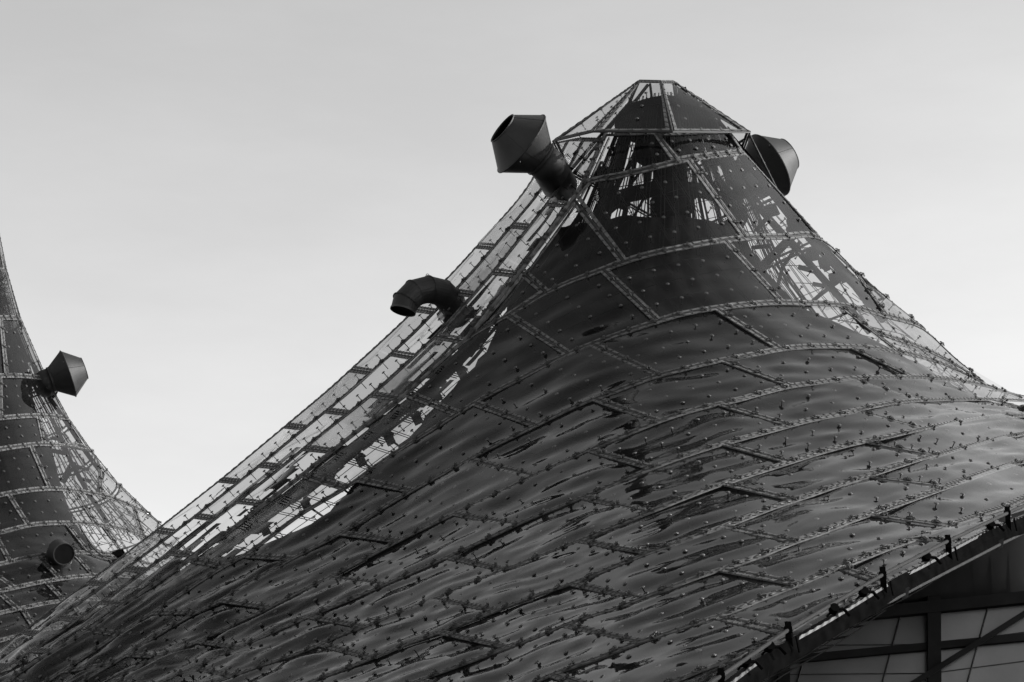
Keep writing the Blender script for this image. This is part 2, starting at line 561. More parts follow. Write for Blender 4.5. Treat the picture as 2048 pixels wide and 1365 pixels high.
RIDGE = [(-200, 1500), (-80, 1425), (70, 1325), (179, 1261), (249, 1211), (381, 1120), (469, 1056), (600, 955), (717, 862), (814, 788), (905, 702)]
F[2] = Row(RIDGE + [(944, 672), (1017, 631), (1111, 577), (1207, 540), (1275, 516), (1369, 495), (1451, 481), (1500, 476), (1560, 475), (1645, 479), (1698, 529), (1772, 595), (1848, 657)])
F[3] = Row([(-200, 1550), (0, 1425), (117, 1349), (240, 1268), (307, 1226), (451, 1133), (489, 1112), (600, 1031), (691, 977), (776, 917), (875, 854), (966, 797), (1046, 756), (1134, 710), (1205, 681), (1298, 649), (1345, 634),
            (1427, 618), (1500, 609), (1562, 606), (1600, 607), (1698, 614), (1776, 634), (1846, 657), (1901, 709), (1971, 768)])
F[3.5] = Row([(1740, 659), (1762, 668), (1834, 693), (1912, 731), (1969, 768)])
F[4] = Row([(-100, 1530), (0, 1470), (180, 1355), (255, 1310), (320, 1268), (392, 1226), (442, 1202), (500, 1166), (587, 1117), (688, 1064), (764, 1018), (823, 983), (893, 945), (960, 908), (1075, 851), (1151, 814), (1222, 787), (1310, 754), (1348, 744), (1442, 722), (1500, 711), (1562, 699), (1678, 694), (1795, 704), (1835, 713), (1893, 732), (1971, 769), (2046, 797)])
F[5] = Row([(-60, 1530), (0, 1500), (240, 1355), (322, 1314), (394, 1285), (469, 1249), (541, 1215), (588, 1190), (655, 1158), (705, 1132), (797, 1083), (904, 1031), (937, 1016), (1025, 974), (1066, 953), (1157, 911), (1250, 871), (1328, 840), (1433, 810), (1448, 807), (1583, 773), (1624, 768), (1697, 759), (1770, 756), (1858, 757), (1917, 763), (1961, 771), (2022, 788), (2060, 803)])
F[6] = Row([(0, 1510), (320, 1366), (387, 1337), (480, 1296), (573, 1253), (629, 1230), (743, 1182), (770, 1170), (895, 1115), (1010, 1062), (1033, 1051), (1168, 995), (1305, 937), (1448, 888), (1550, 860), (1612, 843), (1697, 826), (1735, 817), (1811, 804), (1870, 801), (1928, 800), (1975, 800), (2060, 804), (2250, 822)])
F[7] = Row([(0, 1530), (440, 1363), (500, 1340), (588, 1311), (640, 1290), (658, 1281), (731, 1254), (837, 1212), (869, 1200), (901, 1186), (1010, 1141), (1043, 1128), (1158, 1083), (1296, 1027), (1448, 968), (1545, 936), (1580, 925), (1630, 909), (1706, 889), (1759, 879), (1841, 860), (1893, 849), (1958, 838), (1993, 835), (2060, 833), (2250, 842)])
F[8] = Row([(200, 1515), (500, 1412), (620, 1366), (746, 1317), (837, 1281), (880, 1266), (904, 1257), (998, 1221), (1076, 1191), (1143, 1169), (1257, 1123), (1301, 1107), (1445, 1055), (1551, 1014), (1600, 998), (1697, 965), (1735, 954), (1776, 940), (1858, 914), (1905, 902), (1981, 883), (2034, 871), (2250, 855)])
F[9] = Row([(300, 1580), (830, 1365), (940, 1325), (1015, 1297), (1082, 1273), (1122, 1254), (1187, 1232), (1249, 1212), (1284, 1197), (1310, 1188), (1413, 1150), (1440, 1141), (1500, 1120), (1592, 1084), (1630, 1071), (1697, 1044), (1735, 1031), (1776, 1016), (1867, 983), (1917, 965), (1984, 942), (2022, 931), (2250, 885)])
F[10] = Row([(400, 1640), (1060, 1370), (1128, 1341), (1187, 1321), (1278, 1286), (1310, 1276), (1386, 1251), (1433, 1235), (1555, 1186), (1603, 1168), (1676, 1137), (1770, 1100), (1827, 1081), (1905, 1052), (1946, 1037), (2022, 1011), (2048, 999), (2250, 925)])
F[11] = Row([(500, 1700), (900, 1545), (1150, 1444), (1355, 1362), (1461, 1320), (1526, 1293), (1577, 1264), (1683, 1206), (1766, 1170), (1811, 1150), (1976, 1063), (2048, 1034), (2250, 935)])
F[12] = Row([(700, 1800), (1000, 1650), (1250, 1500), (1464, 1365), (1504, 1334), (1665, 1238), (1774, 1170)])

def axis_out(p):                       # outward: away from a point deep under the peak
    return np.asarray(p) - np.array([3.9, 66.0, 6.0])
TM = Tent(main, axis_out)

def rowS(ra, rb, xa, xb, dep, bend=0.0):
    """panel between row ra (top) and rb (bottom); xa=(top x, bottom x) of the left joint, xb of the right one"""
    def S(u, v):
        xt = xa[0] + (xb[0] - xa[0]) * u; xq = xa[1] + (xb[1] - xa[1]) * u
        yt = ra(xt); yq = rb(xq)
        x = xt + (xq - xt) * v; y = yt + (yq - yt) * v
        return unp(x, y, dep(x, y))
    return S
def strip(T, ra, rb, joints, dep, **kw):
    """joints: list of (x on ra, x on rb)"""
    for a, c in zip(joints[:-1], joints[1:]):
        S = rowS(ra, rb, a, c, dep)
        kk = dict(kw)
        px_, py_ = (a[0] + c[0]) / 2, ra((a[0] + c[0]) / 2)
        kk['wave'] = kw.get('wave', 1.0) * (1.0 + 0.9 * max(0, min(1, (900 - px_) / 500)) * max(0, min(1, (py_ - 950) / 200)))
        if T is TM and ra is F[2] and px_ < 800: kk['mat_'] = M_ACL
        if T is TM and px_ > 1740 and py_ < 790: kk['mat_'] = M_ACL
        if T is not TM: kk['mat_'] = random.choice([M_AC4, M_AC4, M_AC])
        T.panel(S, **kk)
        vv = np.linspace(0, 1, 8)
        if kw.get('frame', True):
            T.gasket([S(0, v) for v in vv], [T.normal(S, 0.02, v) for v in vv])
            uu = np.linspace(0, 1, 12)
            T.gasket([S(u, 1) for u in uu], [T.normal(S, u, 0.98) for u in uu])

strip(TM, F[0], F[1], [(1212, 1163), (1310, 1356), (1460, 1488)], DM, wave=0.5, bottom_clamps=False)
strip(TM, F[1], F[2], [(927, 932), (1043, 1093), (1148, 1248), (1377, 1492), (1488, 1644)], DM, wave=0.5)
strip(TM, F[2], F[3], [(-120, -60), (20, 70), (179, 240), (381, 451), (606, 691), (814, 916), (1017, 1137), (1207, 1316), (1450, 1566), (1698, 1776), (1846, 1850)], DM, wave=0.8)
strip(TM, F[3], F[4], [(-50, 60), (125, 225), (307, 392), (489, 586), (717, 825), (949, 1073), (1184, 1319), (1433, 1562), (1678, 1799)], DM, wave=0.9)
# narrow split course at the right shoulder
def split_top(u, v):
    xt = 1678 + (1969 - 1678) * u; xq = 1740 + (1969.5 - 1740) * u
    yt = F[3](xt); yq = F[3.5](xq)
    x = xt + (xq - xt) * v; y = yt + (yq - yt) * v
    return unp(x, y, DM(x, y))
def split_low(u, v):
    xt = 1740 + (1969.5 - 1740) * u; xq = 1799 + (1972 - 1799) * u
    yt = F[3.5](xt); yq = F[4](xq)
    x = xt + (xq - xt) * v; y = yt + (yq - yt) * v
    return unp(x, y, DM(x, y))
for S in (split_top, split_low):
    TM.panel(S, wave=0.7, nb=(4, 1), mat_=M_ACL)
    uu = np.linspace(0, 1, 12)
    TM.gasket([S(u, 1) for u in uu], [TM.normal(S, u, .95) for u in uu])
    vv = np.linspace(0, 1, 5)
    TM.gasket([S(0, v) for v in vv], [TM.normal(S, .02, v) for v in vv])
strip(TM, F[4], F[5], [(-20, 20), (90, 160), (255, 322), (442, 540), (683, 799), (937, 1066), (1190, 1318), (1445, 1585), (1699, 1828), (2040, 2044)], DM)
strip(TM, F[5], F[6], [(60, 130), (230, 300), (395, 480), (658, 770), (910, 1033), (1180, 1305), (1438, 1581), (1700, 1841), (2020, 2120)], DM)
strip(TM, F[6], F[7], [(120, 200), (387, 466), (617, 731), (896, 1010), (1167, 1296), (1448, 1580), (1712, 1849), (1981, 2110), (2200, 2245)], DM)
strip(TM, F[7], F[8], [(180, 260), (400, 500), (640, 746), (869, 996), (1158, 1301), (1449, 1592), (1728, 1870), (1996, 2110), (2220, 2245)], DM)
strip(TM, F[8], F[9], [(360, 480), (620, 740), (881, 1018), (1143, 1281), (1449, 1592), (1735, 1895), (2006, 2130), (2210, 2245)], DM)
strip(TM, F[9], F[10], [(560, 700), (840, 990), (1128, 1278), (1444, 1602), (1738, 1903), (2016, 2140), (2220, 2245)], DM)
strip(TM, F[10], F[11], [(820, 960), (1104, 1256), (1434, 1577), (1680, 1771), (1826, 1935), (2090, 2160), (2240, 2248)], DM)
strip(TM, F[11], F[12], [(1000, 1120), (1240, 1400), (1500, 1610), (1762, 1772)], DM)

# left-hand sheet between the ridge and the far silhouette
rid = np.array([(1212, 266), (1163, 375), (1045, 540), (944, 668), (817, 785), (717, 861), (600, 954), (469, 1055), (381, 1119), (249, 1210), (179, 1260), (70, 1324), (-80, 1424), (-200, 1499)], float)
sil = np.array([(1106, 288), (1048, 388), (905, 547), (786, 662), (655, 782), (559, 862), (445, 957), (324, 1052), (232, 1123), (112, 1212), (45, 1264), (-50, 1335), (-200, 1440), (-320, 1520)], float)
tt = np.concatenate([[0], np.cumsum(np.linalg.norm(np.diff(rid, axis=0), axis=1))])
def crom(a, t):
    return np.array([np.interp(t, tt, a[:, 0]), np.interp(t, tt, a[:, 1])])
def sm(a, t):
    return (crom(a, t - 30) + 2 * crom(a, t) + crom(a, t + 30)) / 4 if 30 < t < tt[-1] - 30 else crom(a, t)
def Lpt(t, f):                          # f 0 at the ridge, 1 at the silhouette
    r = sm(rid, t); s_ = sm(sil, t)
    p = r + (s_ - r) * f
    d = DM(r[0], r[1]) + 4.2 * f ** 1.25
    return unp(p[0], p[1], d)
offs = [0, 60, 115]
fr = [0.0, 0.40, 0.71, 1.0]
TL = TM
for c in range(3):
    ts = [0.0 if c == 0 else 0.0] + list(np.arange(150 + offs[c], tt[-1] - 30, 172)) + [tt[-1]]
    for a, b_ in zip(ts[:-1], ts[1:]):
        def S(u, v, a=a, b_=b_, c=c):
            f = fr[c] + (fr[c + 1] - fr[c]) * v
            t = a + (b_ - a) * u - 26 * (f - 0.5)      # joints lean a little
            return Lpt(min(max(t, 0), tt[-1]), f)
        TL.panel(S, mat_=random.choice([M_AC2, M_AC4, M_ACL, M_ACL, M_ACM]), nu=40, nv=14, nb=(7, 1), wave=2.2, net=False, side=False)
        vv = np.linspace(0, 1, 5); uu = np.linspace(0, 1, 8)
        TL.gasket([S(0, v) for v in vv], [TL.normal(S, .02, v) for v in vv], hw=0.03)
        TL.gasket([S(u, 1 if c < 2 else 0.99) for u in uu], [TL.normal(S, u, .95) for u in uu], hw=0.025)
# dark ceiling patches below this sheet, gaps added at random to imitate bright reflected streaks
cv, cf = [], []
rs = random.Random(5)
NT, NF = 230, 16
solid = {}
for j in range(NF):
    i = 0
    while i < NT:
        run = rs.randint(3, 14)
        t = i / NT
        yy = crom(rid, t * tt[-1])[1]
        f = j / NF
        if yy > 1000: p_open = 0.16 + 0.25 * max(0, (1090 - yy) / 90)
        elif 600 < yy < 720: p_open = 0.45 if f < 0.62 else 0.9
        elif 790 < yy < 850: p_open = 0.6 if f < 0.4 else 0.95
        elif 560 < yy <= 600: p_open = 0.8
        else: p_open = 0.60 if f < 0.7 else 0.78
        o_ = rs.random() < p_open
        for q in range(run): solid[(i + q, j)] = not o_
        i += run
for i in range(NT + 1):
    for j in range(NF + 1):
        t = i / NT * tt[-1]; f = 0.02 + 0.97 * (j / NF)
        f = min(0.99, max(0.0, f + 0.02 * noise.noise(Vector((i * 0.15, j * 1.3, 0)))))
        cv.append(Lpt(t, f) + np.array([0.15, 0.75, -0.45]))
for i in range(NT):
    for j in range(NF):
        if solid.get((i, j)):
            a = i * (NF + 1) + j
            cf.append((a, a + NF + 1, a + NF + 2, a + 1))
cb = MB(); cb.add(cv, cf); cb.build('streaky_backing', M_CEIL, main, smooth=True, kind='stuff')
# ridge flashing where the two sheets meet
rp = [unp(p[0], p[1], DM(p[0], p[1]) - 0.03) for p in [sm(rid, t) for t in np.linspace(0, tt[-1], 60)]]
rb = MB(); rb.tube(rp, 0.05, 6); rb.build('ridge_flashing', M_RIM, main)
rb = MB(); rb.tube([p + np.array([0.09, 0.05, -0.13]) for p in rp], 0.035, 5); rb.build('ridge_flashing', M_STEEL, main)

# back of the peak, seen through the front
AX = 61.5
Rr = [(1500, 266, 61.0), (1560, 385, 61.2), (1645, 480, 61.3), (1775, 600, 61.6), (1893, 706, 62.1), (2048, 797, 62.8)]
Lr = [(1106, 288), (1048, 388), (961, 488), (860, 592), (745, 700), (610, 818)]
rings = []
for k, ((rx, ry, rd), (lx, ly)) in enumerate(zip(Rr, Lr)):
    a = unp(rx, ry, rd)
    # depth of the left silhouette at that place
    best = min(np.linspace(0, tt[-1], 200), key=lambda t: np.linalg.norm(crom(sil, t) - np.array([lx, ly])))
    c = Lpt(best, 1.0)
    rad = np.linalg.norm(a[:2] - c[:2]) / 2
    rings.append((a, c, rad))
def backpt(k, u):
    a, c, rad = rings[k]
    kn_ = np.array([0, 1 / 3, 2 / 3, 1.0]) * math.pi          # three flat facets
    m = (a + c) / 2
    cu = np.interp(math.pi * u, kn_, np.cos(kn_)); su = np.interp(math.pi * u, kn_, np.sin(kn_))
    x = m + (a - m) * cu
    x = x + np.array([0, 1.0, 0]) * rad * 0.8 * su
    return x
def back_out(p):
    return np.asarray(p) - np.array([3.9, 61.0, 14.0])
keep = TM.outward; TM.outward = back_out
for k in range(5):
    n = 6
    for i in range(n):
        def S(u, v, i=i, k=k, n=n):
            q = (i + u) / n
            return backpt(k, q) * (1 - v) + backpt(k + 1, q) * v
        TM.panel(S, nu=10, nv=8, nb=(1, 1), wave=0.6, clamps=False, net=(k in (1, 2) and i < 2), mat_=M_AC3, frame=(i < 3 and k < 3))
TM.outward = keep

# cap
TZ = [unp(1280, 162, 60.3), unp(1322, 163, 60.0), unp(1346, 163, 60.4)]
ztop = TZ[0][2]
TZ += [np.array([TZ[2][0] + 0.15, 61.6, ztop]), np.array([TZ[1][0], 62.0, ztop]), np.array([TZ[0][0] - 0.2, 61.6, ztop])]
B0, B1, B2 = unp(1186, 264, 58.9), unp(1345, 264, 58.35), unp(1500, 265, 60.3)
BL = unp(1106, 283, 60.9)
BZ = [B0, B1, B2, np.array([B2[0] - 0.1, 63.4, B2[2] + 0.25]), np.array([B1[0], 64.6, B1[2]]), np.array([BL[0] + 0.5, 63.3, BL[2] + 0.1]), BL]
TT = TZ + [TZ[0] + np.array([-0.02, 0.3, 0])]
TT = [TZ[0], TZ[1], TZ[2], TZ[3], TZ[4], TZ[5], unp(1279, 162, 60.6)]
def cap_out(p):
    return np.asarray(p) - np.array([4.0, 61.5, 22.0])
TM.outward = cap_out
for i in range(7):
    j = (i + 1) % 7
    def S(u, v, i=i, j=j):
        t = TT[i] * (1 - u) + TT[j] * u; b_ = BZ[i] * (1 - u) + BZ[j] * u
        return t * (1 - v) + b_ * v
    TM.panel(S, nu=10, nv=10, nb=(3, 3) if i in (0, 1) else (2, 3), wave=0.35, clamps=False, net=False, mat_=M_AC2 if i == 0 else M_AC)
    vv = np.linspace(0, 1, 4)
    TM.gasket([S(0, v) for v in vv], [TM.normal(S, .05, v) for v in vv])
tb = MB(); tb.add([p + np.array([0, 0, 0.03]) for p in TT], [tuple(range(7))]); tb.build('cap_plate', M_AC3, main)
tb = MB(); tb.tube(TT + [TT[0]], 0.035, 5); tb.build('cap_rim', M_RIM, main)
tb = MB(); tb.tube(BZ + [BZ[0]], 0.03, 5); tb.build('cap_rim', M_STEEL, main)
TM.outward = keep

# ---------------- inner dark ceiling below the panels
IL = Row2 = None
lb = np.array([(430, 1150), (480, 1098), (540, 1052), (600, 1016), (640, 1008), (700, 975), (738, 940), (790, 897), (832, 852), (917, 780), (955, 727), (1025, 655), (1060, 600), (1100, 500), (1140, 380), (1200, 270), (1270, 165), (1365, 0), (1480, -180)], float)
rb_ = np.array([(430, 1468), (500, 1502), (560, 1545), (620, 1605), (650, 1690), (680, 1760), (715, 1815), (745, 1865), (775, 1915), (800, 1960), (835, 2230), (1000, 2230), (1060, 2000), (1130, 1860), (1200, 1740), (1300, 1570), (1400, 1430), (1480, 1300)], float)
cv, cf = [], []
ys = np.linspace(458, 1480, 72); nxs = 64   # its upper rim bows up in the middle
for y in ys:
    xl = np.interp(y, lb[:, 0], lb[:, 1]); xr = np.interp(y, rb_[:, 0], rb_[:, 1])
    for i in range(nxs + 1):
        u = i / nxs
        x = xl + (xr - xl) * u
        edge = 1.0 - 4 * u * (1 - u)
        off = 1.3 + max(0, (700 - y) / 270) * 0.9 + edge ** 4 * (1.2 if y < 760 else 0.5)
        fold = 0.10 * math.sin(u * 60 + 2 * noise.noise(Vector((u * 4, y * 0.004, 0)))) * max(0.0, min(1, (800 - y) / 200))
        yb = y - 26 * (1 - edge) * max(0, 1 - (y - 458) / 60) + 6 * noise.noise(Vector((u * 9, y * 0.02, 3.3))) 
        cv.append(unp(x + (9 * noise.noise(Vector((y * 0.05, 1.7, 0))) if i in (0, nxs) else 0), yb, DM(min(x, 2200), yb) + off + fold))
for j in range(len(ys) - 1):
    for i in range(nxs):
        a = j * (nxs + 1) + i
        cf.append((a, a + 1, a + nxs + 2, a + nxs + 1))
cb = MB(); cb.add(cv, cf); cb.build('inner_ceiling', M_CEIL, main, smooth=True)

# dark tube and blocks shaped as the ridge's shade, plus cable knots and short stays
band = [(1012, 585), (960, 662), (930, 705), (864, 773), (790, 832), (732, 882), (673, 926), (618, 972), (557, 1012), (440, 1100), (366, 1152), (250, 1235), (120, 1325), (-50, 1440)]
bp = [unp(x, y, DM(x, y) + 0.75) for x, y in band]
bpts = []
for i in range(len(bp) - 1):
    for q in range(5):
        bpts.append(bp[i] * (1 - q / 5) + bp[i + 1] * q / 5)
cb = MB(); cb.tube(bpts, 0.13, 8); cb.build('cable_or_shade_band', M_EDGE, main)
kn = MB()
for i in range(0, len(bpts) - 1):
    for q in range(2):
        p = bpts[i] * (1 - q / 2) + bpts[i + 1] * q / 2
        d = bpts[i + 1] - bpts[i]; d = d / np.linalg.norm(d)
        a = np.cross(d, [0, -0.4, 0.9]); a /= np.linalg.norm(a); b2 = np.cross(d, a)
        kn.box(p, d * 0.10, a * random.uniform(.12, .19), b2 * random.uniform(.12, .18))
kn.build('shade_band_block', M_EDGE, main, kind='stuff')
for (x, y) in [(1005, 655), (925, 748), (873, 792), (834, 838), (779, 879), (722, 922), (662, 962), (612, 1010), (530, 1060)]:
    p = unp(x, y, DM(x, y) + 0.55)
    k = MB()
    k.box(p, np.array([.10, 0, .05]), np.array([0, .08, 0]), np.array([-.06, 0, .12]))
    k.lathe(p + np.array([0, 0, .1]), (0.3, -.2, 1), [(0, 0.0), (0.0, .09), (.08, .11), (.12, 0)], n=8)
    for q in range(4):
        a = p + np.array([-.05 * q, 0, -.04 * q])
        k.tube([a, a + np.array([-0.55, .2, .28 - .02 * q])], 0.014, 4)
    k.tube([p, p + np.array([.45, .3, -.25])], 0.03, 5)
    k.build('cable_knot', M_EDGE, main)

# ---------------- lower right roof edge
ed = [(1250, 1500), (1464, 1365), (1504, 1334), (1665, 1238), (1811, 1154), (1976, 1067), (2048, 1038), (2250, 940)]
EP = [unp(x, y, DM(x, y)) for x, y in ed]
def lerp_path(P, n):
    L = [0]
    for i in range(1, len(P)): L.append(L[-1] + np.linalg.norm(P[i] - P[i - 1]))
    P = np.array(P)
    return [np.array([np.interp(t, L, P[:, k]) for k in range(3)]) for t in np.linspace(0, L[-1], n)]
EL = lerp_path(EP, 60)
nb_ = MB()
dn = np.array([0.10, 0.10, -0.30])
prof = [np.array([0.0, 0, 0.03]), np.array([-0.10, -0.12, 0.0]), np.array([-0.02, -0.10, -0.14]), np.array([0.06, 0.05, -0.26]), np.array([0.18, 0.3, -0.10])]
vs = []; fs = []
for p in EL:
    for q in prof: vs.append(p + q)
m = len(prof)
for i in range(len(EL) - 1):
    for k in range(m):
        k2 = (k + 1) % m
        fs.append((i * m + k, i * m + k2, (i + 1) * m + k2, (i + 1) * m + k))
nb_.add(vs, fs); nb_.build('edge_beam', M_EDGE, main)
tu = [(1240, 1480), (1424, 1365), (1577, 1260), (1767, 1149), (1891, 1085), (2012, 1028), (2048, 1012), (2250, 915)]
TP = lerp_path([unp(x, y, DM(x, y + 20) - 0.25) for x, y in tu], 50)
t_ = MB(); t_.tube(TP, 0.033, 8); t_.build('edge_tube', M_TUBE, main, smooth=True)
lo = [(1330, 1480), (1504, 1365), (1640, 1282), (1811, 1187), (2001, 1089), (2048, 1066), (2250, 965)]
TQ = lerp_path([unp(x, y, DM(x, y - 20) + 0.35) for x, y in lo], 50)
t_ = MB(); t_.tube(TQ, 0.030, 8); t_.build('edge_tube', M_TUBE, main, smooth=True)
def near(P, x):
    return min(P, key=lambda p: abs(proj(p)[0] - x))
TPf = lerp_path(TP, 600); TQf = lerp_path(TQ, 600); ELf = lerp_path(EL, 600)
for x in (1440, 1577, 1766, 1896, 2014):
    a = near(TPf, x)
    e = min(ELf, key=lambda p: abs(proj(p)[0] - (x + 3)))
    k = MB()
    Z = np.array([0, 0, 1.0]); X = np.array([1.0, 0, 0]); Y = np.array([0, 1.0, 0])
    mid = (a + e) / 2
    hh = abs(a[2] - e[2]) / 2 + 0.12
    k.box(mid, X * 0.05, (e - a) * 0.5 + Y * 0.02, Z * hh * 0.6)
    k.box(a, X * 0.06, Y * 0.04, Z * 0.045)
    k.tube([a + X * .12 - Z * .1, a + X * .16 - Z * .35], 0.02, 5)
    k.build('tube_bracket', M_EDGE, main)
for x in (1530, 1635, 1811, 2001):
    p = near(TQf, x)
    k = MB(); k.box(p, np.array([.055, 0, 0.02]), np.array([0, .05, 0]), np.array([0.015, 0, .085])); k.build('tube_clip', M_TUBE, main)
for x in (1498, 1545, 1672, 1732, 1858, 1985):
    p = near(ELf, x) + np.array([-.05, -.1, .10])
    k = MB()
    k.lathe(p, (0.2, -1, 0.3), [(-.06, 0), (-.06, .075), (.06, .075), (.06, 0)], n=10)
    k.tube([p + np.array([.05, 0, 0]), p + np.array([.16, .05, .01]), p + np.array([.26, .05, -.1])], 0.028, 6)
    k.tube([p, p + np.array([-.12, .02, -.12])], 0.02, 5)
    k.build('edge_shackle', M_EDGE, main)

TM.finish(in_frame)

# ================================================================== MAST AND RIGGING inside the peak
mast = empty('mast', 'dark steel mast head with platform and struts inside the tall peak, seen through its panels', 'mast')
zc = unp(1335, 235, AX)[2]
cx = unp(1335, 235, AX)[0]
m = MB(); m.lathe((cx, AX, 0), (0, 0, 1), [(0, 0.9), (zc - 5, 0.55), (zc - 0.4, 0.40), (zc + 0.3, 0.3), (zc + .3, 0)], n=20)
m.build('mast_pole', M_EDGE, mast, smooth=True)
m = MB(); m.lathe((cx - .05, AX, zc), (0, 0, 1), [(0.45, 0.0), (0.40, 0.6), (0.0, 1.35), (-.25, 1.45), (-.30, 0.6)], n=24)
m.build('head_hood', M_EDGE, mast)
m = MB(); m.lathe((cx, AX, zc - 1.1), (0, 0, 1), [(0.10, 0.4), (0.10, 0.95), (-.10, 0.95), (-.10, 0.4)], n=24)
m.build('platform', M_EDGE, mast)
m = MB(); m.lathe((cx, AX, zc - 3.0), (0, 0, 1), [(0.10, 1.7), (0.10, 2.15), (-.14, 2.15), (-.14, 1.7), (.1, 1.7)], n=24)
m.build('ring_beam', M_EDGE, mast)
for k in range(12):
    th = 2 * math.pi * (k + 0.3) / 12
    c, s_ = math.cos(th), math.sin(th)
    m = MB(); m.tube([(cx + 1.2 * c, AX + 1.2 * s_, zc - 0.2), (cx + 2.05 * c, AX + 2.05 * s_, zc - 3.0)], 0.075, 6)
    m.build('strut', M_EDGE, mast)
    m = MB(); th2 = th + 0.5; c2, s2 = math.cos(th2), math.sin(th2)
    m.tube([(cx + .95 * c, AX + .95 * s_, zc - 1.1), (cx + 2.05 * c2, AX + 2.05 * s2, zc - 3.0)], 0.045, 5)
    m.build('brace', M_EDGE, mast)
    m = MB(); m.box((cx + 1.9 * c, AX + 1.9 * s_, zc - 1.9), np.array([.16 * c, .16 * s_, 0]), np.array([-.1 * s_, .1 * c, 0]), np.array([0, 0, .22]))
    m.build('pulley_block', M_EDGE, mast)
cab = MB()
for k in range(44):
    th = 2 * math.pi * k / 44 + random.uniform(-.03, .03)
    c, s_ = math.cos(th), math.sin(th)
    top = np.array([cx + 1.2 * c, AX + 1.2 * s_, zc + 0.2])
    mid = np.array([cx + 3.0 * c, AX + 3.0 * s_, zc - 4.6])
    low = np.array([cx + 6.0 * c, AX + 6.0 * s_ + (0 if s_ > 0 else 1.0), zc - 9.0])
    if s_ < -0.2: low = mid + np.array([0.6 * c, 0.3, -1.0])
    for o in (-0.05, 0.05):
        oo = np.array([-s_ * o, c * o, 0])
        cab.tube([top + oo, mid + oo, low + oo], 0.014, 4, cap=False)
cab.build('stay_cables', M_CABLE, mast, kind='stuff')
def px_tube(pts, r, nm, dz=61.9, parent=mast):
    b = MB(); b.tube([unp(x, y, dz + (q if q else 0)) for x, y, q in pts], r, 6); return b.build(nm, M_EDGE, parent)
px_tube([(1377, 199, 0), (1432, 247, 0), (1501, 327, 0), (1587, 437, 0), (1635, 490, 0), (1675, 532, .1), (1722, 580, .3), (1770, 640, .8)], 0.15, 'cable_or_shade_band', 61.2)
px_tube([(1440, 300, 0), (1540, 440, 0), (1679, 595, 0), (1740, 665, .5)], 0.10, 'strut')
px_tube([(1588, 470, 0), (1518, 540, 0)], 0.13, 'brace')
px_tube([(1600, 484, 0), (1565, 535, 0), (1548, 600, 0)], 0.06, 'brace')
px_tube([(1688, 555, 0), (1640, 590, 0), (1585, 640, 0)], 0.06, 'brace')
px_tube([(1596, 534, 0), (1635, 545, 0)], 0.07, 'turnbuckle')
px_tube([(1504, 496, 0), (1540, 492, 0)], 0.06, 'turnbuckle')
px_tube([(1625, 568, 0), (1665, 576, 0)], 0.06, 'turnbuckle')
px_tube([(1500, 395, 0), (1560, 465, 0), (1600, 500, 0)], 0.09, 'strut')
px_tube([(1548, 420, 0), (1512, 462, 0)], 0.07, 'brace')
px_tube([(1590, 610, 0), (1660, 700, 1)], 0.07, 'strut')
px_tube([(1352, 176, 0), (1420, 222, 0), (1488, 262, 0)], 0.05, 'strut')
px_tube([(1368, 196, 0), (1352, 232, 0)], 0.05, 'brace')
px_tube([(1372, 190, 0), (1400, 232, 0)], 0.04, 'brace')
px_tube([(1296, 170, 0), (1268, 206, 0)], 0.05, 'brace')
px_tube([(1300, 168, 0), (1304, 200, 0)], 0.04, 'brace')
px_tube([(1424, 222, 0), (1440, 262, 0)], 0.05, 'brace')
px_tube([(1462, 262, 0), (1440, 300, 0)], 0.06, 'brace')
px_tube([(1412, 288, 0), (1366, 330, 0)], 0.06, 'brace')
px_tube([(1224, 290, 0), (1246, 352, 0)], 0.05, 'brace')
for (x, y) in [(1396, 205), (1420, 222), (1446, 238), (1376, 185), (1404, 292), (1452, 290), (1560, 412), (1608, 447), (1648, 500), (1668, 520), (1702, 552), (1540, 372), (1505, 330), (1690, 548)]:
    b = MB(); p = unp(x - 16, y + 8, 61.2)
    for q in range(4):
        b.box(p + np.array([random.uniform(-.12, .12), random.uniform(-.1, .1), random.uniform(-.14, .14)]), np.array([random.uniform(.06, .16), 0, .03]), np.array([0, .07, 0]), np.array([-.03, 0, random.uniform(.06, .15)]))
    b.build('cable_knot', M_EDGE, mast)

# ================================================================== SECOND TENT (left)
tow = empty('peaked_tent', 'narrow concave tent farther off, cut by the left edge of the photo', 'tent')
DT = Depth([(-150, 500, 86), (0, 475, 88), (-80, 640, 85), (40, 630, 88), (0, 640, 86), (-50, 755, 83.8), (94, 757, 88.2), (0, 755, 84.8), (-50, 840, 83), (136, 836, 88.5), (50, 836, 84.5),
            (-50, 950, 81.8), (80, 950, 83.3), (215, 945, 89), (-50, 1050, 80), (100, 1050, 81.8), (200, 1050, 84.8), (320, 1048, 90.5),
            (-50, 1150, 77.5), (150, 1150, 79.8), (300, 1150, 84), (-50, 1300, 73), (200, 1300, 75.5), (400, 1300, 80)])
G = {}
G[0] = Row([(-200, 440), (-60, 443), (-8, 440)])
G[1] = Row([(-200, 548), (0, 541), (12, 540)])
G[2] = Row([(-200, 650), (0, 636), (40, 636)])
G[3] = Row([(-200, 770), (0, 752), (50, 753), (93, 758)])
G[4] = Row([(-200, 860), (0, 837), (72, 832), (136, 836)])
G[5] = Row([(-200, 930), (0, 899), (39, 893), (77, 889), (105, 890), (184, 904)])
G[6] = Row([(-200, 1030), (0, 991), (66, 980), (110, 978), (149, 982), (202, 991), (242, 1004), (305, 1035), (318, 1046)])
G[7] = Row([(-200, 1110), (0, 1066), (61, 1051), (132, 1047), (190, 1049), (240, 1058), (290, 1074), (380, 1110)])
G[8] = Row([(-200, 1175), (0, 1129), (73, 1113), (146, 1106), (226, 1110), (300, 1130), (420, 1170)])
